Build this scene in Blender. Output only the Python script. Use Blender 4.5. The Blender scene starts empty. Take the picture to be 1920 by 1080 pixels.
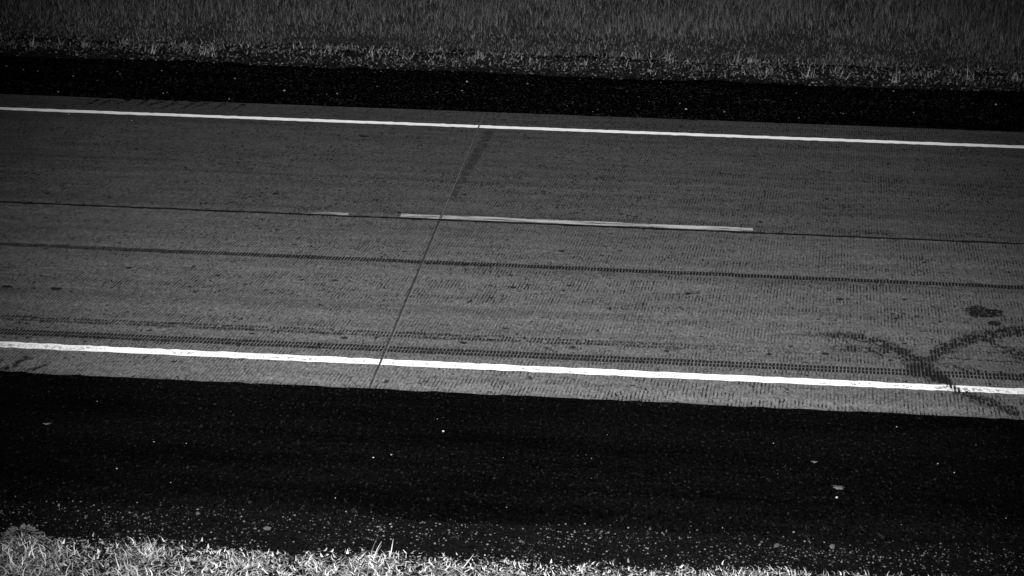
import bpy, bmesh, math, random
import numpy as np
from mathutils import Matrix, Vector
random.seed(7); rng = np.random.default_rng(11)
S = bpy.context.scene; C = S.collection
R_ = math.radians

# ------------------------------------------------------------------ camera
CAM = Vector((1.7436, -15.8384, 4.4727))
cd = bpy.data.cameras.new('camera'); cam = bpy.data.objects.new('camera', cd); C.objects.link(cam)
rt = Vector((0.99689416, 0.07587236, 0.02110511)); up = Vector((-0.04310968, 0.30146875, 0.952501)); fw = Vector((-0.06590597, 0.95045251, -0.30380327))
cam.matrix_world = Matrix(((rt.x, up.x, -fw.x, CAM.x), (rt.y, up.y, -fw.y, CAM.y), (rt.z, up.z, -fw.z, CAM.z), (0, 0, 0, 1)))
cd.sensor_width = 36; cd.lens = 36 * 3580.69 / 1920; cd.clip_start = .05; cd.clip_end = 3000
S.camera = cam

# ------------------------------------------------------------------ sky before dawn, almost black
w = bpy.data.worlds.new('World'); S.world = w; w.use_nodes = True
wn = w.node_tree; sky = wn.nodes.new('ShaderNodeTexSky'); sky.sky_type = 'NISHITA'; sky.sun_disc = False
sky.sun_elevation = R_(1); sky.sun_rotation = R_(95)
bw = wn.nodes.new('ShaderNodeRGBToBW'); wn.links.new(sky.outputs[0], bw.inputs[0])
bg = wn.nodes['Background']; wn.links.new(bw.outputs[0], bg.inputs['Color']); bg.inputs['Strength'].default_value = .006
sl = bpy.data.lights.new('sun', 'SUN'); sl.energy = .004; sl.angle = R_(12); so = bpy.data.objects.new('sun', sl); C.objects.link(so)
so.rotation_euler = (R_(80), 0, R_(-85))

# ------------------------------------------------------------------ the pole's infrared floodlight (lights the whole night picture)
LAMP = CAM + Vector((.10, .05, -.065)); AIM = Vector((.95, -2.2, 0))
ld = bpy.data.lights.new('floodlight', 'SPOT'); ld.energy = 62000; ld.spot_size = R_(41.5); ld.spot_blend = 1.0; ld.shadow_soft_size = .035
lo = bpy.data.objects.new('floodlight', ld); C.objects.link(lo); lo.location = LAMP
lo.rotation_euler = (AIM - LAMP).to_track_quat('-Z', 'Y').to_euler()

S.view_settings.view_transform = 'Standard'; S.view_settings.look = 'None'
S.view_settings.exposure = 0; S.view_settings.gamma = 1; S.view_settings.use_curve_mapping = False
S.render.engine = 'CYCLES'

# ------------------------------------------------------------------ helpers
def tag(o, label=None, cat=None, group=None, kind=None):
    for k, v in (('label', label), ('category', cat), ('group', group), ('kind', kind)):
        if v: o[k] = v
    return o
def link(name, me, mat=None, parent=None, loc=(0, 0, 0), rz=0):
    o = bpy.data.objects.new(name, me); C.objects.link(o); o.location = loc; o.rotation_euler = (0, 0, rz)
    if mat is not None and me is not None and not me.materials: me.materials.append(mat)
    if parent: o.parent = parent
    return o
def np_mesh(name, V, F, smooth=False):
    """V (n,3), F (m,k) with constant k"""
    me = bpy.data.meshes.new(name); V = np.asarray(V, np.float32); F = np.asarray(F, np.int32); k = F.shape[1]
    me.vertices.add(len(V)); me.vertices.foreach_set('co', V.ravel())
    me.loops.add(F.size); me.loops.foreach_set('vertex_index', F.ravel())
    me.polygons.add(len(F)); me.polygons.foreach_set('loop_start', np.arange(0, F.size, k, dtype=np.int32))
    me.polygons.foreach_set('loop_total', np.full(len(F), k, np.int32))
    if smooth: me.polygons.foreach_set('use_smooth', np.ones(len(F), bool))
    me.update(calc_edges=True); return me
def grid_mesh(name, X, Y, Z, uv=False, smooth=True):
    n, m = X.shape; V = np.stack([X, Y, Z], -1).reshape(-1, 3)
    i = np.arange(n * m).reshape(n, m)
    F = np.stack([i[:-1, :-1], i[1:, :-1], i[1:, 1:], i[:-1, 1:]], -1).reshape(-1, 4)
    me = np_mesh(name, V, F, smooth)
    if uv:
        l = me.uv_layers.new(name='UV'); u, v = np.meshgrid(np.arange(n), np.linspace(0, 1, m), indexing='ij')
        u = u / max(1, n - 1); UV = np.stack([u, v], -1).reshape(-1, 2)[F.ravel()]
        l.data.foreach_set('uv', UV.astype(np.float32).ravel())
    return me
def vnoise(x, seed, freq):
    """smooth 1-D value noise in 0..1"""
    r = np.random.default_rng(seed).random(4096); t = np.asarray(x, float) * freq + 1000.3
    i = np.floor(t).astype(int); f = t - i; f = f * f * (3 - 2 * f)
    return r[i % 4096] * (1 - f) + r[(i + 1) % 4096] * f
def vnoise2(x, y, seed, fx, fy):
    r = np.random.default_rng(seed).random((256, 256)); a = np.asarray(x, float) * fx + 500.3; b = np.asarray(y, float) * fy + 500.7
    i = np.floor(a).astype(int); j = np.floor(b).astype(int); f = a - i; g = b - j
    f = f * f * (3 - 2 * f); g = g * g * (3 - 2 * g); i %= 256; j %= 256; i2 = (i + 1) % 256; j2 = (j + 1) % 256
    return (r[i, j] * (1 - f) + r[i2, j] * f) * (1 - g) + (r[i, j2] * (1 - f) + r[i2, j2] * f) * g

# ------------------------------------------------------------------ node helper
class N:
    def __init__(s, name):
        s.m = bpy.data.materials.new(name); s.m.use_nodes = True; s.t = s.m.node_tree; s.t.nodes.clear()
        s.out = s.t.nodes.new('ShaderNodeOutputMaterial')
        s.pos = s.t.nodes.new('ShaderNodeNewGeometry')
    def put(s, inp, v):
        if isinstance(v, (int, float)):
            inp.default_value = v if inp.type == 'VALUE' else (v, v, v, 1)
        elif isinstance(v, tuple): inp.default_value = v
        else: s.t.links.new(v, inp)
    def math(s, op, a, b=None, c=None, clamp=False):
        n = s.t.nodes.new('ShaderNodeMath'); n.operation = op; n.use_clamp = clamp
        for i, v in enumerate((a, b, c)):
            if v is not None: s.put(n.inputs[i], v)
        return n.outputs[0]
    def mul(s, a, b): return s.math('MULTIPLY', a, b)
    def add(s, a, b): return s.math('ADD', a, b)
    def step(s, v, a, b, lo=0., hi=1.):
        n = s.t.nodes.new('ShaderNodeMapRange'); n.interpolation_type = 'SMOOTHSTEP'
        s.put(n.inputs['Value'], v)
        for k, x in (('From Min', a), ('From Max', b), ('To Min', lo), ('To Max', hi)): s.put(n.inputs[k], x)
        return n.outputs[0]
    def lin(s, v, a, b, lo=0., hi=1.):
        n = s.t.nodes.new('ShaderNodeMapRange'); s.put(n.inputs['Value'], v)
        for k, x in (('From Min', a), ('From Max', b), ('To Min', lo), ('To Max', hi)): s.put(n.inputs[k], x)
        return n.outputs[0]
    def scaled(s, sx, sy, sz=1., vec=None):
        n = s.t.nodes.new('ShaderNodeVectorMath'); n.operation = 'MULTIPLY'
        s.t.links.new(vec or s.pos.outputs['Position'], n.inputs[0]); n.inputs[1].default_value = (sx, sy, sz); return n.outputs[0]
    def noise(s, sx, sy, sz=1., detail=2., rough=.5, vec=None, off=0):
        n = s.t.nodes.new('ShaderNodeTexNoise'); n.inputs['Scale'].default_value = 1
        n.inputs['Detail'].default_value = detail; n.inputs['Roughness'].default_value = rough
        v = s.scaled(sx, sy, sz, vec)
        if off:
            a = s.t.nodes.new('ShaderNodeVectorMath'); a.operation = 'ADD'; s.t.links.new(v, a.inputs[0]); a.inputs[1].default_value = (off, off * 1.7, off * .3); v = a.outputs[0]
        s.t.links.new(v, n.inputs['Vector']); return n.outputs['Fac']
    def xyz(s):
        n = s.t.nodes.new('ShaderNodeSeparateXYZ'); s.t.links.new(s.pos.outputs['Position'], n.inputs[0]); return n.outputs
    def uv(s):
        n = s.t.nodes.new('ShaderNodeUVMap'); q = s.t.nodes.new('ShaderNodeSeparateXYZ'); s.t.links.new(n.outputs[0], q.inputs[0]); return q.outputs
    def grey(s, v):
        n = s.t.nodes.new('ShaderNodeCombineColor')
        for i in range(3): s.put(n.inputs[i], v)
        return n.outputs[0]
    def surf(s, val, rough=.9, spec=0., alpha=None, bump=None, strength=.4, dist=.01, trans=0):
        b = s.t.nodes.new('ShaderNodeBsdfPrincipled'); s.put(b.inputs['Base Color'], s.grey(val))
        s.put(b.inputs['Roughness'], rough); b.inputs['Specular IOR Level'].default_value = spec
        if bump is not None:
            k = s.t.nodes.new('ShaderNodeBump'); k.inputs['Strength'].default_value = strength; k.inputs['Distance'].default_value = dist
            s.put(k.inputs['Height'], bump); s.t.links.new(k.outputs[0], b.inputs['Normal'])
        sh = b.outputs[0]
        if trans:
            d = s.t.nodes.new('ShaderNodeBsdfTranslucent'); s.put(d.inputs['Color'], s.grey(val))
            mx = s.t.nodes.new('ShaderNodeMixShader'); mx.inputs[0].default_value = trans
            s.t.links.new(sh, mx.inputs[1]); s.t.links.new(d.outputs[0], mx.inputs[2]); sh = mx.outputs[0]
        if alpha is not None:
            tr = s.t.nodes.new('ShaderNodeBsdfTransparent'); mx = s.t.nodes.new('ShaderNodeMixShader'); s.put(mx.inputs[0], alpha)
            s.t.links.new(tr.outputs[0], mx.inputs[1]); s.t.links.new(sh, mx.inputs[2]); sh = mx.outputs[0]
        s.t.links.new(sh, s.out.inputs['Surface']); return s.m

TINE = 2 * math.pi / .0254
def tines(s, wob=.5):
    p = s.xyz(); ph = s.mul(s.noise(.9, 2.2, 1, 1), wob * 4)
    return s.math('SINE', s.add(s.mul(s.math('SUBTRACT', p[0], s.mul(p[1], .094)), TINE), ph))          # -1..1, groove at the top

def concrete(name, base, groove, pthr):
    s = N(name); p = s.xyz()
    t = tines(s)
    g = s.step(t, -.05, .75)
    per = s.step(s.noise(39.4, 8, 1, 1.5), .46, .57)               # every groove darkens unevenly along its length
    patch = s.step(s.noise(2.6, 6.5, 1, 3, .65, off=3), .40, .60)
    row = s.step(s.noise(.12, 4.2, 1, 2, .6, off=9), .38, .60, .12, 1)
    gro = s.mul(s.mul(g, per), s.mul(patch, row))
    soft = s.mul(g, s.lin(patch, 0, 1, .05, .34))                  # the tining that shows everywhere
    pit = s.mul(s.step(s.noise(38, 17, 1, 2, .6, off=5), pthr, pthr + .05), s.step(s.noise(2.2, 4, 1, 2, off=8), .36, .6, .2, 1))
    grain = s.step(s.noise(52, 26, 1, 2, .6, off=15), .62, .72)
    fine = s.mul(s.lin(s.noise(58, 25, 1, 3, .75, off=21), .32, .68, .50, 1.50), s.lin(s.noise(120, 55, 1, 1, .5, off=22), .3, .7, .75, 1.25))
    big = s.lin(s.noise(.35, .8, 1, 4, .55, off=31), .3, .7, .90, 1.10)
    streak = s.lin(s.noise(.10, 5.0, 1, 3, .6, off=41), .3, .7, .80, 1.20)
    edge = s.step(s.math('ABSOLUTE', s.add(p[1], s.mul(s.noise(3, 3, 1, 3, off=50), .05))), 3.75, 4.4, 1.0, .96)
    v = s.mul(s.mul(s.mul(fine, big), s.mul(streak, edge)), base)
    v = s.mul(v, s.math('SUBTRACT', 1, s.mul(gro, groove))); v = s.mul(v, s.math('SUBTRACT', 1, soft))
    v = s.mul(v, s.math('SUBTRACT', 1, s.mul(pit, .93)))
    v = s.mul(v, s.add(1, s.mul(grain, .55)))
    return s.surf(v, .95, .05, bump=s.math('SUBTRACT', s.mul(fine, .4), s.mul(g, .5)), strength=.35, dist=.003)
M = {}
M['concrete_near'] = concrete('concrete_near', .058, .93, .62)
M['concrete_far'] = concrete('concrete_far', .047, .97, .60)

def asphalt(name, base, amt, thr):
    s = N(name)
    a = s.lin(s.noise(60, 30, 60, 3, .75), .32, .68, .15, 1.85)
    chip = s.step(s.noise(52, 24, 60, 2, .7, off=4), thr, thr + .12)
    chip2 = s.mul(s.step(s.noise(26, 11, 30, 3, .7, off=14), thr + .02, thr + .12), s.step(s.noise(.6, 3.4, 1, 3, off=24), .40, .60))
    big = s.lin(s.noise(.5, 2.6, 1, 4, .6, off=34), .3, .7, .45, 1.55)
    v = s.mul(s.mul(a, big), base); v = s.add(v, s.mul(s.mul(chip, big), amt)); v = s.add(v, s.mul(chip2, amt * 1.1))
    return s.surf(v, 1., 0., bump=a, strength=.5, dist=.004)
M['asphalt_near'] = asphalt('asphalt_near', .0009, .0070, .60)
M['asphalt_far'] = asphalt('asphalt_far', .0006, .042, .585)

def paint(name, base, wear, lo):
    s = N(name); u = s.uv()
    grit = s.noise(48, 34, 1, 3, .8, off=2)
    zone = s.step(s.noise(1.6, 7, 1, 3, .6, off=6), .34, .52, .25, 1)
    mid = s.step(s.math('ABSOLUTE', s.math('SUBTRACT', u[1], .42)), .10, .42, 1, .25)
    k = s.mul(s.mul(s.step(grit, .48, .57), zone), mid)
    chips = s.step(s.noise(40, 40, 1, 3, .7, off=12), .69, .73)
    v = s.mul(base, s.math('SUBTRACT', 1, s.mul(k, wear)))
    v = s.mul(v, s.math('SUBTRACT', 1, s.mul(chips, lo)))
    v = s.mul(v, s.lin(s.noise(1.5, 30, 1, 2, off=17), .3, .7, .93, 1.05))
    return s.surf(v, .8, .1)
M['paint_near'] = paint('paint_near', .54, .74, .85)
M['paint_far'] = paint('paint_far', .95, .22, .25)
s = N('paint_worn'); u = s.uv()
st = s.noise(1.6, 42, 1, 3, .65); gr = s.noise(80, 60, 1, 3, .7, off=3); v = s.mul(s.lin(st, .32, .68, .11, .42), s.lin(gr, .3, .7, .6, 1.25))
M['paint_worn'] = s.surf(v, .85, .05, alpha=s.math('MAXIMUM', s.step(s.noise(2.5, 30, 1, 3, .7, off=11), .38, .50), 0.0))
s = N('paint_ghost'); u = s.uv(); v = s.lin(s.noise(3, 50, 1, 3), .3, .7, .12, .28)
fade = s.mul(s.step(u[0], 0, .75), s.step(s.noise(5, 60, 1, 3, .6, off=5), .38, .52))
M['paint_ghost'] = s.surf(v, .85, .05, alpha=fade)

def dark_mark(name, rows, strength, tine_cut=.1, rag=.5, col=.006, fade=(0., 0.), dens=(.34, .46), cross=0.):
    """rubber and mud printed on the ridges between the grooves; alpha follows the tining, the tread rows and the wear"""
    s = N(name); u = s.uv()
    ridge = s.step(tines(s, .5), tine_cut + .25, tine_cut - .35)
    v = s.add(u[1], s.lin(s.noise(3.5, 14, 1, 2, off=3), .3, .7, -.10 * rag, .10 * rag))
    if rag >= 1: v = s.add(v, s.lin(s.noise(22, 9, 1, 3, .7, off=13), .3, .7, -.22, .22))
    if rows > 1:
        rowm = s.step(s.math('ABSOLUTE', s.math('SINE', s.mul(v, math.pi * rows))), .12, .40)
        inside = s.mul(s.step(v, .0, .05), s.step(v, 1.0, .95)); rowm = s.mul(rowm, inside)
    else:
        rowm = s.mul(s.step(v, .02, .10 + .3 * rag), s.step(v, .98, .90 - .3 * rag))
    d = s.step(s.noise(26, 17, 1, 3, .65, off=7), dens[0], dens[1])
    a = s.mul(s.mul(s.lin(ridge, 0, 1, cross, 1), rowm), s.mul(d, strength))
    if fade[0]: a = s.mul(a, s.step(u[0], 0, fade[0]))
    if fade[1]: a = s.mul(a, s.step(u[0], 1, 1 - fade[1]))
    return s.surf(s.mul(s.noise(60, 60, 1, 2), col * 2), .95, .02, alpha=a)
M['tread_a'] = dark_mark('tread_a', 1, .98, .45, .2, dens=(.30, .40))
M['tread_b'] = dark_mark('tread_b', 2, .80, .3, .4, dens=(.38, .52), fade=(.02, .12))
M['tread_c'] = dark_mark('tread_c', 2, .98, .45, .15, dens=(.27, .35))
M['skid'] = dark_mark('skid', 1, .98, .5, 1.0, dens=(.385, .485), fade=(.03, .4), cross=.2)
M['skid_heavy'] = dark_mark('skid_heavy', 1, .97, .6, 1.0, dens=(.33, .45), fade=(.2, .2), cross=.35)
M['skid_end'] = dark_mark('skid_end', 1, .98, .5, 1.0, dens=(.385, .485), fade=(.1, .02), cross=.2)
M['skid_faint'] = dark_mark('skid_faint', 1, .92, .45, 1.0, dens=(.42, .54), fade=(.25, .2), cross=.1)
M['streak_faint'] = dark_mark('streak_faint', 1, .7, .6, .8, dens=(.44, .56), fade=(.05, .05), cross=.5)
M['smear'] = dark_mark('smear', 1, .85, .9, 1.0, dens=(.36, .56), fade=(.2, .2), cross=1.)
s = N('blot'); u = s.uv()
rr = s.math('SQRT', s.add(s.math('POWER', s.math('SUBTRACT', u[0], .5), 2), s.math('POWER', s.math('SUBTRACT', u[1], .5), 2)))
rr = s.add(rr, s.lin(s.noise(9, 7, 1, 4, .7), .3, .7, -.16, .16))
a = s.mul(s.step(rr, .50, .36), s.step(s.noise(48, 26, 1, 3, .7, off=4), .36, .50))
M['blot'] = s.surf(.005, .9, .05, alpha=s.mul(a, .95))
s = N('oil'); M['oil'] = s.surf(s.mul(s.noise(80, 80, 1, 2), .012), .7, .1)
s = N('tar'); M['tar'] = s.surf(s.mul(s.noise(60, 60, 1, 2), .005), .8, .1)
s = N('sealant'); M['sealant'] = s.surf(s.lin(s.noise(20, 40, 1, 3), .3, .7, .05, .10), .8, .1)
s = N('sealant_dark'); M['sealant_dark'] = s.surf(s.lin(s.noise(20, 30, 1, 3), .3, .7, .006, .03), .8, .1)
s = N('plain_band'); u = s.uv()
M['plain_band'] = s.surf(s.mul(.028, s.lin(s.noise(30, 30, 1, 3, .7), .3, .7, .75, 1.25)), .95, .02,
    alpha=s.mul(s.mul(s.step(u[1], 0, .25), s.step(u[1], 1, .6)), s.step(s.noise(8, 9, 1, 3, .6, off=3), .42, .56, .05, .95)))

def island(name, lo, hi, p=1., trans=0., tip=None, spec=0.):
    s = N(name); r = s.pos.outputs['Random Per Island']; v = s.lin(s.math('POWER', r, p), 0, 1, lo, hi)
    v = s.mul(v, s.lin(s.noise(35, 35, 35, 2), .3, .7, .8, 1.2))
    return s.surf(v, .9, spec, trans=trans)
M['grass_near'] = island('grass_near', .003, .235, 2.0, .1)
M['leaf_near'] = island('leaf_near', .002, .17, 2.4, .1)
M['grass_field'] = island('grass_field', .012, .19, 1.8, .25)
M['grass_far_verge'] = island('grass_far_verge', .02, .16, 1.8, .2)
M['tuft'] = island('tuft', .05, .16, 1., .2)
M['weed'] = island('weed', .025, .085, 1.3, .2)
M['stone_near'] = island('stone_near', .0015, .040, 2.6)
M['stone_far'] = island('stone_far', .004, .075, 2.2)
M['pebble'] = island('pebble', .02, .12)
M['stone_big'] = island('stone_big', .008, .022)
s = N('soil'); M['soil'] = s.surf(s.mul(s.lin(s.noise(26, 9, 40, 4, .8), .36, .64, .25, 1.75), s.step(s.xyz()[1], 7.7, 9, .003, .05)), .95, 0)   # thatch covers the ground past the bank
s = N('grit'); M['grit'] = s.surf(s.mul(s.lin(s.noise(55, 30, 55, 4, .8), .35, .65, .3, 1.7), .0016), .95, 0, bump=s.noise(70, 70, 70, 3), strength=.6)
s = N('grit_far'); M['grit_far'] = s.surf(s.mul(s.lin(s.noise(36, 14, 45, 4, .8), .38, .62, .05, 1.95), .011), .95, 0, bump=s.noise(60, 60, 60, 3), strength=.6)
s = N('scrap'); M['scrap'] = s.surf(s.mul(s.lin(s.noise(90, 90, 1, 3), .3, .7, .5, 1.5), .026), .9, .02)
s = N('lamp_metal'); M['metal'] = s.surf(s.lin(s.noise(12, 12, 3, 3), .3, .7, .25, .32), .5, .4)

# ------------------------------------------------------------------ ground: one sheet out to the horizon, with the road bank
py = np.array([-700, -60, -25, -15, -10.5, -8.6, -7.6, -7.0, -6.7, -6.0, 0, 6.5, 7.2, 7.6, 7.75, 7.9, 8.3, 10, 12.4, 14, 17, 20, 26, 40, 90, 700.])
pz = np.array([-1.2, -1.6, -1.7, -1.5, -.75, -.33, -.15, -.075, -.06, -.09, -.3, -.09, -.065, -.06, -.075, -.11, -.22, -.68, -1.26, -1.32, -1.25, -1.15, -.95, -.5, .8, 9.])
px = np.concatenate([np.linspace(-700, -30, 12), np.arange(-16, 18.01, .25), np.linspace(32, 700, 12)])
X, Y = np.meshgrid(px, py, indexing='ij'); Z = np.repeat(pz[None], len(px), 0).copy()
near_ = (np.abs(X) < 20)
Z += near_ * np.where((Y > 7.4) & (Y < 8.1), (vnoise(X, 3, .9) - .5) * .03 + (vnoise(X, 4, 3.1) - .5) * .018, 0)
Z += near_ * np.where((Y < -6.65) & (Y > -11), (vnoise2(X, Y, 5, 1.2, 1.2) - .5) * .04, 0)
Z += np.where(Y > 12, (vnoise2(X, Y, 6, .4, .3) - .5) * .12, 0)
tag(link('ground', grid_mesh('ground', X, Y, Z), M['soil']), 'dark soil of the road bank and the field beyond', kind='structure')
def ground_z(x, y): return np.interp(y, py, pz)

# ------------------------------------------------------------------ shoulders
xs = np.concatenate([np.linspace(-60, -15, 10), np.arange(-12, 14.01, .03), np.linspace(17, 60, 10)])
def strip(y0, y1, z, nz, rows=10):
    t = np.linspace(0, 1, rows)[None]; Yg = y0[:, None] * (1 - t) + y1[:, None] * t
    Xg = np.repeat(xs[:, None], rows, 1); Zg = z + (vnoise2(Xg, Yg, 9, 1.3, 1.3) - .5) * nz + (vnoise2(Xg, Yg, 10, 9, 5) - .5) * nz * .4
    return Xg, Yg, Zg
n0 = (vnoise(xs, 21, 2.2) - .5) * .007 + (vnoise(xs, 22, 13) - .5) * .014
n1 = (vnoise(xs, 23, .8) - .5) * .10 + (vnoise(xs, 24, 5) - .5) * .06
Xg, Yg, Zg = strip(-4.160 + n0 * 1.6, -6.10 + n1, -.004, .004)
Zg[:, -1] -= .02; Zg[:, 0] = .0032 - .012 * np.clip(vnoise(xs, 27, 2.3) * .6 + vnoise(xs, 28, 12) * .5 - .62, 0, 1)
tag(link('near_shoulder', grid_mesh('near_shoulder', Xg, Yg, Zg), M['asphalt_near']), 'black asphalt shoulder between the wide edge line and the near grass', kind='structure')
n2 = (vnoise(xs, 31, 1.6) - .5) * .05 + (vnoise(xs, 32, 11) - .5) * .07
n3 = (vnoise(xs, 33, .6) - .5) * .16 + (vnoise(xs, 34, 4) - .5) * .12 + (vnoise(xs, 35, 15) - .5) * .10
tongue = np.where((xs > -4.25) & (xs < -2.5), np.maximum(0, ((xs * 5.2 + .3 * vnoise(xs, 37, 3)) % 1) - .25) * .10 * vnoise(xs, 38, 4), 0)
Xg, Yg, Zg = strip(4.37 + n2 - tongue, 6.68 + n3, .004, .004)
Zg[:, 0] = np.maximum(Zg[:, 0], .003); Zg[:, 1] = np.maximum(Zg[:, 1], .004); Zg[:, -1] -= .03
tag(link('far_shoulder', grid_mesh('far_shoulder', Xg, Yg, Zg), M['asphalt_far']), 'black asphalt shoulder along the far side of the concrete lanes', kind='structure')
o = np.zeros_like(xs)
Xg, Yg, Zg = strip(-5.95 + o, -6.85 + n1, -.022, .012); Zg -= np.clip(-6.3 - Yg, 0, 1) * .05; Zg[:, -1] -= .03
tag(link('near_gravel', grid_mesh('near_gravel', Xg, Yg, Zg), M['grit']), 'dark gritty edge between black shoulder and near grass', kind='structure')
Xg, Yg, Zg = strip(6.5 + o, 7.72 + (vnoise(xs, 41, .7) - .5) * .2 + (vnoise(xs, 43, 4) - .5) * .06, -.012, .02); Zg[:, -1] -= .03
Zg += np.clip(Yg - 6.8, 0, 1) * .03
tag(link('far_gravel', grid_mesh('far_gravel', Xg, Yg, Zg), M['grit_far']), 'gritty verge behind the far black shoulder', kind='structure')

# ------------------------------------------------------------------ the concrete road
road = tag(link('road', None), 'two lane grey concrete highway with tined surface and white lines', kind='structure')
L = 6.096; GAP = .013
def slab_mesh(name, y0, y1, mat):
    bm = bmesh.new(); bmesh.ops.create_cube(bm, size=1)
    for v in bm.verts: v.co = Vector(((v.co.x) * (L - GAP), y0 + (v.co.y + .5) * (y1 - y0), -.24 + (v.co.z + .5) * .24))
    e = [e for e in bm.edges if all(v.co.z > -.01 for v in e.verts)]
    bmesh.ops.bevel(bm, geom=e, offset=.005, segments=2, affect='EDGES')
    me = bpy.data.meshes.new(name); bm.to_mesh(me); bm.free(); me.materials.append(mat); return me
sm_n = slab_mesh('slab_near', -4.17, -.011, M['concrete_near']); sm_f = slab_mesh('slab_far', .011, 4.37, M['concrete_far'])
JX = .008
KS = range(-7, 7)
for k in KS:
    cx = JX + (k + .5) * L
    link('slab', sm_n, None, road, (cx, 0, 0)); link('slab', sm_f, None, road, (cx, 0, 0))
def ribbon(name, pts, mat, z, parent=road, jag=0., seed=1, step=.02, rows=2):
    """flat strip along pts = (x, y, width); width measured across the road"""
    P = np.array(pts, float); d = np.r_[0, np.cumsum(np.hypot(np.diff(P[:, 0]), np.diff(P[:, 1])))]
    n = max(4, int(d[-1] / step)); t = np.linspace(0, d[-1], n)
    def cr(a):                                     # smoothed interpolation
        y = np.interp(t, d, a)
        if len(P) > 2:
            k = max(3, int(n * .05) | 1); yp = np.pad(y, k // 2, mode='edge'); y = np.convolve(yp, np.ones(k) / k, 'valid')
        return y
    x, y, wd = cr(P[:, 0]), cr(P[:, 1]), cr(P[:, 2])
    dx, dy = np.gradient(x), np.gradient(y); l = np.hypot(dx, dy) + 1e-9; nx, ny = -dy / l, dx / l
    flat = (np.abs(ny) > .55); sgn = np.where(ny >= 0, 1, -1)
    # a width read across the road (along y)
    ox, oy = np.zeros_like(x), np.ones_like(x)
    if not flat.mean() > .5: ox, oy = nx, ny
    j0 = (vnoise(t, seed, 18) - .5) * jag; j1 = (vnoise(t, seed + 1, 18) - .5) * jag
    v = np.linspace(0, 1, rows)[None]
    off = (-wd / 2 + j0)[:, None] * (1 - v) + (wd / 2 + j1)[:, None] * v
    me = grid_mesh(name, x[:, None] + ox[:, None] * off, y[:, None] + oy[:, None] * off, np.full((n, rows), z), uv=True)
    return link(name, me, mat, parent)
# joints
ribbon('joint_seal', [(-40, -.008, .054), (40, -.008, .054)], M['tar'], .0025, jag=.022, seed=51, step=.05)
for k in KS:
    x = JX + k * L
    a = ribbon('joint_seal', [(x, .03, .010), (x, 4.36, .010)], M['sealant'], -.0015)
    b = ribbon('joint_seal', [(x + .010, -4.15, .007), (x + .010, -.04, .006)], M['sealant'], .0022, jag=.004, seed=57)
    c = ribbon('joint_seal', [(x - .001, -4.10, .020), (x - .001, -.04, .018)], M['sealant_dark'], .0016, jag=.008, seed=55)
ribbon('untined_band', [(JX + .13, 3.52, .15), (JX + .10, 2.6, .13), (JX + .065, 1.6, .10), (JX + .03, .7, .07)], M['plain_band'], .0012)
# painted lines, one piece per slab
for k in KS:
    x0, x1 = JX + k * L + .008, JX + (k + 1) * L - .008
    e = ribbon('edge_line', [(x0, 3.64, .118), (x1, 3.64, .118)], M['paint_far'], .004, jag=.018, seed=60 + k)
    tag(e, 'white edge line along the far lane')
    e = ribbon('edge_line', [(x0, -3.643, .112), (x1, -3.643, .112)], M['paint_near'], .004, jag=.016, seed=80 + k)
    tag(e, 'white edge line along the near lane, speckled with wear')
for a in (-.345, -.345 - 12.19, -.345 + 12.19):
    for x0, x1 in ((a, JX - .012), (JX + .012, a + 3.05)) if a == -.345 else ((a, a + 3.05),):
        tag(ribbon('centre_dash', [(x0, .088, .115), (x1, .082, .105)], M['paint_worn'], .004, jag=.012, seed=99), 'worn whitish centre dash beside the dark joint')
tag(ribbon('centre_dash', [(-1.25, .05, .05), (-.80, .055, .07)], M['paint_ghost'], .004, jag=.02, seed=97), 'faint leftover of an older centre dash')
# tyre marks
ribbon('tyre_mark', [(-20, -1.265, .115), (20, -1.26, .115)], M['tread_a'], .0010, jag=.02, seed=101)
ribbon('tyre_mark', [(-20, -3.075, .12), (-2.84, -3.07, .12), (0, -3.052, .13), (3.3, -3.02, .13), (3.9, -3.02, .12)], M['tread_b'], .0010, jag=.02, seed=103)
ribbon('tyre_mark', [(-20, -3.375, .135), (20, -3.355, .135)], M['tread_c'], .0010, jag=.008, seed=105)
S1 = [(5.6, -4.55, .3), (4.389, -4.171, .287), (4.271, -4.074, .291), (4.122, -3.94, .297), (3.97, -3.803, .324), (3.872, -3.635, .395), (3.815, -3.404, .537), (3.747, -3.231, .606), (3.678, -3.043, .476), (3.604, -2.884, .394), (3.486, -2.762, .354), (3.306, -2.658, .239), (3.078, -2.642, .168), (2.846, -2.674, .12), (2.537, -2.74, .095)]
S1 = [(a, b, c * .95) for a, b, c in S1 if b > -4.13]
tag(ribbon('tyre_mark', S1, M['skid'], .0052, seed=107), 'broad dark muddy skid mark curving across the near edge line')
S2 = [(3.688, -3.261, .439), (3.855, -2.963, .412), (3.974, -2.776, .422), (4.111, -2.618, .408), (4.281, -2.5, .365), (4.454, -2.381, .346), (4.739, -2.293, .45), (6.2, -2.2, .5)]; S2 = [(a, b, c * .85) for a, b, c in S2]
tag(ribbon('tyre_mark', S2, M['skid_end'], .0018, seed=109), 'dark skid mark branching up the near lane')
ribbon('tyre_mark', [(3.05, -2.91, .15), (3.356, -2.929, .253), (3.643, -3.025, .295), (3.777, -3.14, .29)], M['skid_faint'], .0022, seed=111)
ribbon('tyre_mark', [(4.1, -2.55, .22), (4.262, -2.621, .239), (4.377, -2.836, .465), (4.537, -2.982, .569), (4.9, -3.1, .5)], M['skid_faint'], .0022, seed=113)
ribbon('tyre_mark', [(3.82, -3.03, .05), (4.158, -3.045, .056), (4.9, -3.07, .056)], M['streak_faint'], .0026, seed=115)
ribbon('tyre_mark', [(3.80, -3.15, .17), (4.016, -3.26, .17), (4.224, -3.317, .15), (4.7, -3.348, .12)], M['skid_faint'], .0026, seed=117)
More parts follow.
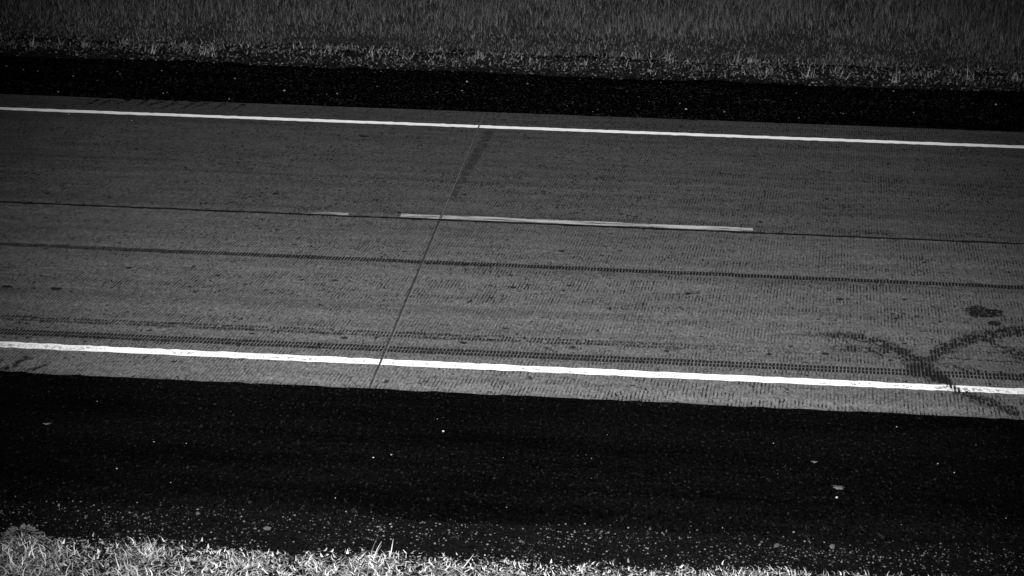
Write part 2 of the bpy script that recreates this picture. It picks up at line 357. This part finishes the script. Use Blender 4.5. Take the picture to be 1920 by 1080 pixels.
ribbon('tyre_mark', [(3.56, -3.28, .34), (3.68, -3.30, .44), (3.80, -3.40, .44), (3.90, -3.55, .30)], M['skid_heavy'], .0032, seed=119)
for (x, y, a, b) in ((-2.42, -4.0, .10, .36), (-2.25, -4.06, .08, .2), (-2.58, -4.02, .06, .22)):
    ribbon('mud_smear', [(x - .06, y - b / 2, a), (x + .05, y + b / 2, a)], M['smear'], .0016)
for i in range(10):                                   # lugs printed in mud at the far slab edge
    x = -4.2 + i * .175 + random.uniform(-.03, .03)
    ribbon('mud_smear', [(x, 4.33, .10), (x - .10 * random.random() - .05, 4.02 - .09 * random.random(), .05)], M['smear'], .0016 + i * .0002)
bl = ribbon('oil_stain', [(4.20, -1.955, .32), (4.44, -1.935, .34)], M['blot'], .0016)
tag(bl, 'large blotchy black stain in the near lane')
ribbon('oil_stain', [(4.38, -1.95, .22), (4.51, -1.94, .18)], M['blot'], .0020)
ribbon('oil_stain', [(4.33, -2.20, .12), (4.45, -2.2, .14)], M['blot'], .0016)
OIL = [(-1.11, 3.0, .109), (-1.55, .63, .063), (1.62, 2.94, .059), (-3.33, -.45, .042), (-3.43, -.88, .037), (-2.69, -1.08, .031), (-2.25, -1.76, .056), (-1.52, -1.86, .042), (-.6, -1.85, .05), (-2.65, -2.36, .108), (-3.03, -2.36, .092), (-2.81, -2.37, .037), (-2.52, -2.41, .037), (-2.61, -3.18, .043), (-2.44, -3.24, .035), (-1.71, -3.21, .046), (-.98, -3.18, .042), (-1.02, -3.45, .034), (-.32, -3.18, .057), (1.1, -.8, .066), (1.58, -.72, .048), (.78, -1.84, .062), (1.21, -1.73, .054), (1.17, -1.86, .037), (.53, -3.17, .064), (.72, -3.08, .049), (1.3, -3.16, .049), (1.96, -3.15, .049), (2.13, -1.8, .07), (2.2, -1.78, .037), (3.29, -1.78, .062), (3.35, -1.76, .037), (3.78, -1.71, .054), (2.91, -2.07, .028), (3.65, -2.08, .037), (3.74, -2.07, .033), (3.66, -2.76, .043), (2.68, -3.12, .057), (3.07, -3.06, .057), (3.52, -3.13, .049), (3.06, 1.69, .041), (2.39, 1.42, .035), (2.21, -2.8, .035), (1.05, -2.53, .027), (.98, -2.64, .031), (-.25, -1.79, .029), (-.36, -1.83, .025), (-.51, -1.93, .025), (.35, -2.25, .028), (-.16, -2.3, .028)]
for i, (x, y, wd) in enumerate(OIL):                  # drips of tar, drawn out along the road
    n = 14; a = np.linspace(0, 2 * math.pi, n, endpoint=False); r = .75 + .5 * np.random.default_rng(200 + i).random(n)
    V = np.stack([x + np.cos(a) * r * wd * .44, y + np.sin(a) * r * wd * (.34 if wd > .08 else .42), np.full(n, .0028)], -1)
    V = np.vstack([V, [[x, y, .0040]]]); F = np.array([[k, (k + 1) % n, n] for k in range(n)])
    link('tar_drop', np_mesh('tar_drop', V, F, True), M['oil'], road)

# ------------------------------------------------------------------ loose stones
def rock_mesh(name, seed, flat=.6):
    bm = bmesh.new(); bmesh.ops.create_icosphere(bm, subdivisions=1, radius=.5); r = random.Random(seed)
    st = Vector((r.uniform(.85, 1.2), r.uniform(.7, 1.), flat * r.uniform(.8, 1.2)))
    for v in bm.verts: v.co = Vector((v.co.x * st.x, v.co.y * st.y, v.co.z * st.z)) * r.uniform(.68, 1.22)
    z = min(v.co.z for v in bm.verts)
    for v in bm.verts: v.co.z -= z + .06
    me = bpy.data.meshes.new(name); bm.to_mesh(me); bm.free(); return me
rocks = [rock_mesh('rock', i) for i in range(8)]
RV = [np.array([v.co[:] for v in m.vertices]) for m in rocks]; RF = np.array([p.vertices[:] for p in rocks[0].polygons])
RFs = [np.array([p.vertices[:] for p in m.polygons]) for m in rocks]
def stone_field(name, n, xr, yr, zf, sr, mat, label, keep=None):
    x = rng.uniform(*xr, n); y = rng.uniform(*yr, n); sz = sr[0] + (sr[1] - sr[0]) * rng.random(n) ** 3.5
    if keep is not None: k = keep(x, y) > rng.random(n); x, y, sz = x[k], y[k], sz[k]
    Vs, Fs = [], []; o = 0
    for j in range(8):
        q = np.arange(len(x)) % 8 == j; m = q.sum(); a = rng.random(m) * 6.283; c, s_ = np.cos(a), np.sin(a)
        b = RV[j][None] * sz[q][:, None, None]; V = np.stack([b[..., 0] * c[:, None] - b[..., 1] * s_[:, None] + x[q][:, None], b[..., 0] * s_[:, None] + b[..., 1] * c[:, None] + y[q][:, None], b[..., 2] + zf(x[q], y[q])[:, None]], -1)
        F = RFs[j][None] + (np.arange(m) * b.shape[1])[:, None, None] + o; Vs.append(V.reshape(-1, 3)); Fs.append(F.reshape(-1, 3)); o += m * b.shape[1]
    return tag(link(name, np_mesh(name, np.vstack(Vs), np.vstack(Fs)), mat), label, 'gravel', kind='stuff')
stone_field('gravel', 56000, (-5, 7), (-6.75, -5.95), lambda x, y: -.022 - np.clip(-6.3 - y, 0, 1) * .05, (.003, .017), M['stone_near'], 'loose gravel along the outer edge of the near shoulder',
            lambda x, y: np.clip((-5.95 - y) / .28, .0, 1) ** 1.5 * (.1 + 1.3 * vnoise2(x, y, 71, 2.2, 6) * (.4 + vnoise2(x, y, 72, 11, 14))))
stone_field('gravel', 22000, (-12, 13), (6.45, 7.75), lambda x, y: -.012 + np.clip(y - 6.8, 0, 1) * .03, (.010, .045), M['stone_far'], 'loose gravel and clods on the verge behind the far shoulder',
            lambda x, y: np.clip((y - 6.42) / .3, .0, 1) * (.35 + .9 * vnoise2(x, y, 73, 1.5, 4)))
stone_field('grit', 2600, (-11, 12), (4.5, 6.6), lambda x, y: np.full_like(x, .004), (.007, .020), M['stone_far'], 'sparse grit scattered over the far black shoulder',
            lambda x, y: np.clip(.12 + 1.1 * (vnoise2(x, y, 75, .5, 3) - .35) + .35 * (y > 6.2), 0, 1))
stone_field('grit', 1500, (-6, 8), (-6.1, -4.3), lambda x, y: np.full_like(x, -.007), (.004, .010), M['stone_far'], 'sparse grit scattered over the near black shoulder',
            lambda x, y: np.clip(.12 + 1.1 * (vnoise2(x, y, 77, 1, 4) - .35), 0, 1))
PEB = [(-1.69, -4.6, .009), (-.84, -4.48, .009), (-1.27, -5.65, .013), (-.14, -6.01, .012), (-1.16, -5.22, .013), (-1.79, -5.66, .016), (.57, -4.83, .023), (.73, -4.58, .014), (.51, -4.62, .01), (.09, -5.31, .013), (.2, -5.3, .013), (.27, -5.24, .01), (.3, -5.24, .013), (1.51, -5.12, .01), (1.59, -4.75, .01), (2.22, -5.45, .013), (3.6, -4.96, .013), (3.27, -5.58, .013), (2.94, -5.55, .022), (2.44, -5.11, .01), (3.42, -4.38, .014), (3.01, -4.46, .01), (2.62, -4.76, .01), (1.31, -5.36, .01), (3.88, -5.72, .013), (3.0, -5.29, .01), (3.68, -5.09, .01), (1.67, -5.54, .009), (1.98, -5.3, .01), (-.79, -5.79, .013), (-.91, -5.81, .009), (-.73, -5.64, .01), (.07, -5.91, .009), (-.4, -5.86, .008), (-.96, -5.22, .01)]
FPEB = [(-5.78, 5.86, .02), (-5.52, 5.68, .019), (-5.34, 5.65, .019), (-4.85, 5.42, .025), (-4.51, 5.23, .019), (-3.94, 5.91, .019), (-3.61, 4.68, .018), (-3.58, 4.74, .018), (-4.76, 4.56, .024), (-2.83, 4.51, .018), (-2.32, 5.06, .036), (-1.71, 4.99, .024), (-1.82, 4.94, .018), (-.34, 5.9, .031), (.36, 5.93, .025), (-.35, 5.41, .024), (2.18, 4.85, .035), (2.6, 4.79, .024), (3.4, 4.63, .018), (3.9, 4.93, .018), (4.69, 5.12, .018), (5.68, 5.69, .031), (4.6, 6.26, .025), (-4.37, 5.67, .019), (-3.01, 5.63, .019)]
GST = [(-.24, -6.33, .06), (-.66, -6.18, .043), (-1.04, -6.48, .039), (.99, -6.26, .027), (1.6, -6.14, .033), (1.53, -6.24, .024), (2.48, -6.17, .024), (2.37, -6.42, .029), (2.56, -6.21, .054), (2.86, -6.19, .06), (2.65, -6.35, .021), (2.7, -6.28, .021), (3.19, -6.38, .024), (3.35, -6.24, .024), (3.47, -6.29, .021), (3.77, -6.32, .027), (2.02, -6.38, .023), (-.83, -6.22, .024), (-.93, -6.42, .03), (-.71, -6.32, .024), (-.37, -6.38, .024), (-1.27, -6.29, .021), (.87, -6.35, .021), (.36, -6.39, .024)]
def stones(name, lst, z, mat, label, group, grow=.9):
    ms = []
    for m in rocks: c = m.copy(); c.name = name; c.materials.clear(); c.materials.append(mat); ms.append(c)
    for i, (x, y, d) in enumerate(lst):
        o = link(name, ms[i % 8], None, None, (x, y, z(x, y)), i * 1.7); o.scale = (d * grow,) * 3; tag(o, label, 'stone', group)
stones('pebble', PEB[::2], lambda x, y: -.006, M['pebble'], 'tiny pale pebble lying loose on the near black shoulder', 'pebbles on the near shoulder')
stones('pebble', FPEB, lambda x, y: .004, M['pebble'], 'small pale pebble lying loose on the far black shoulder', 'pebbles on the far shoulder')
stones('pebble', [(-4.32, 3.50, .017), (-3.59, 3.31, .017)], lambda x, y: .001, M['pebble'], 'small pale pebble on the concrete just inside the far edge line', 'pebbles on the far lane')
stones('stone', GST, lambda x, y: -.024 - max(0, -6.3 - y) * .05, M['stone_big'], 'grey stone bigger than the dark grit around it beside the near grass', 'stones in the near gravel', .72)

# flat scraps
def scrap(x, y, wx, wy, z, seed, name, label, cat):
    n = 18; r = np.random.default_rng(seed); a = np.linspace(0, 2 * math.pi, n, endpoint=False); rr = .35 + .85 * r.random(n)
    V = np.stack([np.cos(a) * rr * wx / 2, np.sin(a) * rr * wy / 2, .004 + .006 * r.random(n)], -1); T = V + (0, 0, .002)
    V = np.vstack([V, T, [[0, 0, .004]], [[0, 0, .009]]]); F = []
    for k in range(n):
        l = (k + 1) % n; F += [[k, 2 * n, l], [n + k, n + l, 2 * n + 1], [k, l, n + l], [k, n + l, n + k]]
    return tag(link(name, np_mesh(name, V, np.array(F)), M['scrap'], None, (x, y, z)), label, cat)
scrap(2.96, -5.405, .095, .085, -.004, 3, 'torn_scrap', 'torn pale scrap lying flat in the middle of the near black shoulder', 'scrap')
scrap(2.85, -5.04, .042, .03, -.004, 5, 'torn_scrap', 'small dull scrap beyond the torn pale scrap on the near shoulder', 'scrap')
scrap(-1.89, -5.03, .07, .035, -.004, 8, 'dry_leaf', 'dull crumpled leaf on the near shoulder below the muddy smears', 'leaf')

# ------------------------------------------------------------------ grass
def blades(x, y, z, length, width, az, lean, curl, segs=3, bend=None):
    """curved tapering blades -> V, F (quads)"""
    n = len(x); t = np.linspace(0, 1, segs + 1)[None]                     # (1,s)
    th = lean[:, None] + curl[:, None] * t                                # angle from vertical along the blade
    ds = length[:, None] / segs
    h = np.concatenate([np.zeros((n, 1)), np.cumsum(np.sin(th[:, :-1]) * ds, 1)], 1)
    v = np.concatenate([np.zeros((n, 1)), np.cumsum(np.cos(th[:, :-1]) * ds, 1)], 1)
    if bend is not None: az_ = az[:, None] + bend[:, None] * t
    else: az_ = np.repeat(az[:, None], segs + 1, 1)
    cxp = x[:, None] + h * np.cos(az_); cyp = y[:, None] + h * np.sin(az_); czp = z[:, None] + np.maximum(v, .004)
    wd = width[:, None] * (1 - t ** 1.6) * .5 + .0006
    fa = rng.random(n)[:, None] * 1.6 - .8                                # blades turn some of their face
    sx, sy = -np.sin(az_ + fa), np.cos(az_ + fa)
    A = np.stack([cxp - sx * wd, cyp - sy * wd, czp], -1); B = np.stack([cxp + sx * wd, cyp + sy * wd, czp], -1)
    V = np.stack([A, B], 2).reshape(-1, 3); base = (np.arange(n) * 2 * (segs + 1))[:, None] + (np.arange(segs) * 2)[None]
    F = np.stack([base, base + 1, base + 3, base + 2], -1).reshape(-1, 4); return V, F
def U(n, a, b): return rng.uniform(a, b, n)
# field beyond the ditch
n = 340000; x = U(n, -13, 14); y = 11.5 + 13.5 * rng.random(n) ** 1.9
cl = vnoise2(x, y, 81, .9, .9) * .6 + vnoise2(x, y, 82, 3, 3) * .4; k = rng.random(n) < .25 + 1.1 * cl; x, y, cl = x[k], y[k], cl[k]; n = len(x)
tall = np.clip((y - 15.5) / 2.5, 0, 1)
V, F = blades(x, y, ground_z(x, y), (.06 + .17 * tall) * (.45 + 1.1 * cl) * U(n, .6, 1.3), U(n, .005, .011), U(n, 0, 6.283), U(n, .0, .9), U(n, 0, 1.0), 2)
tag(link('field_grass', np_mesh('field_grass', V, F), M['grass_field']), 'dim dry grass of the field beyond the ditch', 'grass', kind='stuff')
# near verge
def near_edge(x): return -6.53 + .035 * np.clip(x - .5, 0, 4) + (vnoise(x, 91, 1.6) - .5) * .10 + (vnoise(x, 92, 7) - .5) * .06
def near_z(x, y): return ground_z(x, y) + .015
n = 115000; x = U(n, -5, 7.5); y = -6.48 - 1.7 * rng.random(n) ** 1.15
cl = vnoise2(x, y, 93, 4, 4) * .55 + vnoise2(x, y, 94, 11, 11) * .45
e = near_edge(x) - y; k = (rng.random(n) < np.clip(e / .10, 0, 1)) & (rng.random(n) < .15 + 1.3 * cl); x, y, cl, e = x[k], y[k], cl[k], e[k]; n = len(x)
V, F = blades(x, y, near_z(x, y) + U(n, 0, .03), (.022 + .075 * cl * U(n, .3, 1.5)) * np.clip(.35 + e / .35, .35, 1), U(n, .003, .0075), U(n, 0, 6.283), U(n, .5, 1.9), U(n, -1.2, 1.4), 5, U(n, -2.4, 2.4))
tag(link('verge_grass', np_mesh('verge_grass', V, F), M['grass_near']), 'pale matted dry grass on the verge by the near shoulder', 'grass', kind='stuff')
# short leafy ground cover and thatch lying in it
n = 42000; x = U(n, -5, 7.5); y = -6.48 - 1.6 * rng.random(n)
e = near_edge(x) - y + .03; k = (rng.random(n) < np.clip(e / .08, 0, 1)) & (rng.random(n) < .25 + vnoise2(x, y, 95, 7, 7)); x, y = x[k], y[k]; n = len(x)
V, F = blades(x, y, near_z(x, y) + U(n, 0, .02), U(n, .012, .035), U(n, .007, .016), U(n, 0, 6.283), U(n, .5, 1.7), U(n, -.6, 1.), 2)
tag(link('ground_cover', np_mesh('ground_cover', V, F), M['leaf_near']), 'short leafy ground cover and thatch under the near verge grass', 'ground cover', kind='stuff')
# far verge short weeds
n = 26000; x = U(n, -12, 13); y = U(n, 6.75, 7.78)
k = rng.random(n) < (vnoise2(x, y, 96, 2.2, 5) ** 2 * 1.3 + .06) * np.clip((y - 6.75) / .25, 0, 1); x, y = x[k], y[k]; n = len(x)
V, F = blades(x, y, -.012 + np.clip(y - 6.8, 0, 1) * .03, U(n, .02, .09), U(n, .006, .014), U(n, 0, 6.283), U(n, .2, 1.5), U(n, 0, 1.), 2)
tag(link('verge_weeds', np_mesh('verge_weeds', V, F), M['grass_far_verge']), 'short dry weeds scattered over the far gravel verge', 'weeds', kind='stuff')

def tuft(name, x, y, z, n, h, wd, spread, label, cat, group, mat, seed, lean=(.0, .7)):
    global rng
    keep = rng; rng = np.random.default_rng(seed)
    V, F = blades(U(n, -spread, spread), U(n, -spread, spread), np.zeros(n), U(n, .55, 1.1) * h, np.full(n, wd) * U(n, .7, 1.3), U(n, 0, 6.283), U(n, *lean), U(n, 0, 1.1), 5, U(n, -.5, .5))
    rng = keep; return tag(link(name, np_mesh(name, V, F), mat, None, (x, y, z)), label, cat, group)
FTU = [(-4.33, 6.98, .16), (-2.16, 7.25, .17), (-1.69, 7.2, .14), (-2.36, 7.21, .1), (-.32, 7.35, .12), (.97, 7.21, .12), (3.69, 6.95, .17), (4.69, 6.84, .14), (5.62, 7.13, .18), (6.16, 7.17, .12), (2.36, 7.13, .12), (-3.09, 7.22, .1), (-5.24, 7.24, .14), (-5.88, 7.12, .14), (3.19, 7.02, .1), (4.07, 6.92, .14), (-1.22, 7.15, .12), (.34, 7.23, .1), (1.97, 7.6, .16), (-3.64, 7.29, .1), (-5.58, 7.25, .13), (2.81, 7.65, .17), (5.11, 7.17, .12), (1.6, 7.66, .13), (3.0, 7.66, .12)]
for i, (x, y, h) in enumerate(FTU):
    tuft('grass_tuft', x, y, -.012 + max(0, min(1, y - 6.8)) * .03, 12, h * 1.15, .009, .05, 'small dry grass tuft in the gravel behind the far shoulder', 'grass tuft', 'grass tufts on the far verge', M['tuft'], 300 + i, (.1, 1.3))
NT = [(.39, -6.63, .15, 4, 'tall upright grass stalks leaning over the near gravel edge', (.0, .22)),
      (.47, -6.60, .12, 3, 'bent grass stalks beside the tall upright stalks on the near verge', (.3, .6)),
      (.57, -6.60, .08, 1, 'short hooked grass stalk at the near gravel edge', (.0, .2)),
      (2.87, -6.66, .13, 1, 'lone grass stalk standing over the sparse end of the near verge', (.0, .25)),
      (3.06, -6.64, .13, 1, 'single upright grass stalk between two others at the near verge', (.0, .15)),
      (3.25, -6.64, .13, 1, 'single slanting grass stalk at the sparse end of the near verge', (.2, .5)),
      (-.80, -6.72, .13, 9, 'fan of pale stalks on the near verge beside the leafy weed', (.1, .8)),
      (-1.25, -6.76, .13, 9, 'pale stalks growing through the leafy weed side of the near verge', (.1, .8)),
      (-.30, -6.76, .14, 22, 'thick pale grass tuft on the near verge', (.5, 1.6)),
      (.12, -6.76, .15, 26, 'dense bright star shaped grass tuft on the near verge', (.6, 1.6)),
      (.85, -6.70, .12, 16, 'spreading grass tuft on the near verge past the tall stalks', (.6, 1.6)),
      (1.68, -6.72, .12, 16, 'bright flattened grass tuft on the near verge', (.3, 1.3))]
for i, (x, y, h, nb, lab, ln) in enumerate(NT):
    tuft('grass_tuft', x, y, float(near_z(x, y)), nb, h, .007, .012 if nb < 6 else .05, lab, 'grass tuft', None, M['tuft'], 400 + i, ln)
# leafy weed on the gravel edge
wx, wy = -1.53, -6.60
weed = tag(link('leafy_weed', None, None, None, (wx, wy, float(near_z(wx, wy)))), 'low grey broad leafed weed mound at the edge of near gravel', 'weed')
r = np.random.default_rng(5)
for i in range(95):
    a = r.random() * 6.283; d = .095 * math.sqrt(r.random()); ll = r.uniform(.018, .036); ww = ll * .62
    t = np.linspace(0, 1, 5); hw = np.sin(np.pi * (t * .9 + .05)) * ww / 2
    zz = .075 * (1 - (d / .1) ** 2) * r.uniform(.6, 1.1) + .02; tilt = r.uniform(-.1, .5)
    pts = [];
    for k in range(5):
        for sgn in (-1, 1): pts.append((t[k] * ll * math.cos(tilt), sgn * hw[k], zz - t[k] * ll * math.sin(tilt) + abs(sgn) * .004 - .004 * math.cos(t[k] * 3)))
    V = np.array(pts); c, s_ = math.cos(a), math.sin(a); V = np.stack([V[:, 0] * c - V[:, 1] * s_ + d * c, V[:, 0] * s_ + V[:, 1] * c + d * s_, V[:, 2]], -1)
    F = np.array([[2 * k, 2 * k + 1, 2 * k + 3, 2 * k + 2] for k in range(4)])
    link('leaf', np_mesh('leaf', V, F, True), M['weed'], weed)
V, F = blades(np.zeros(8), np.zeros(8), np.zeros(8), np.full(8, .07), np.full(8, .006), U(8, 0, 6.283), U(8, .2, .9), np.zeros(8), 2)
link('stem', np_mesh('stem', V, F), M['weed'], weed)
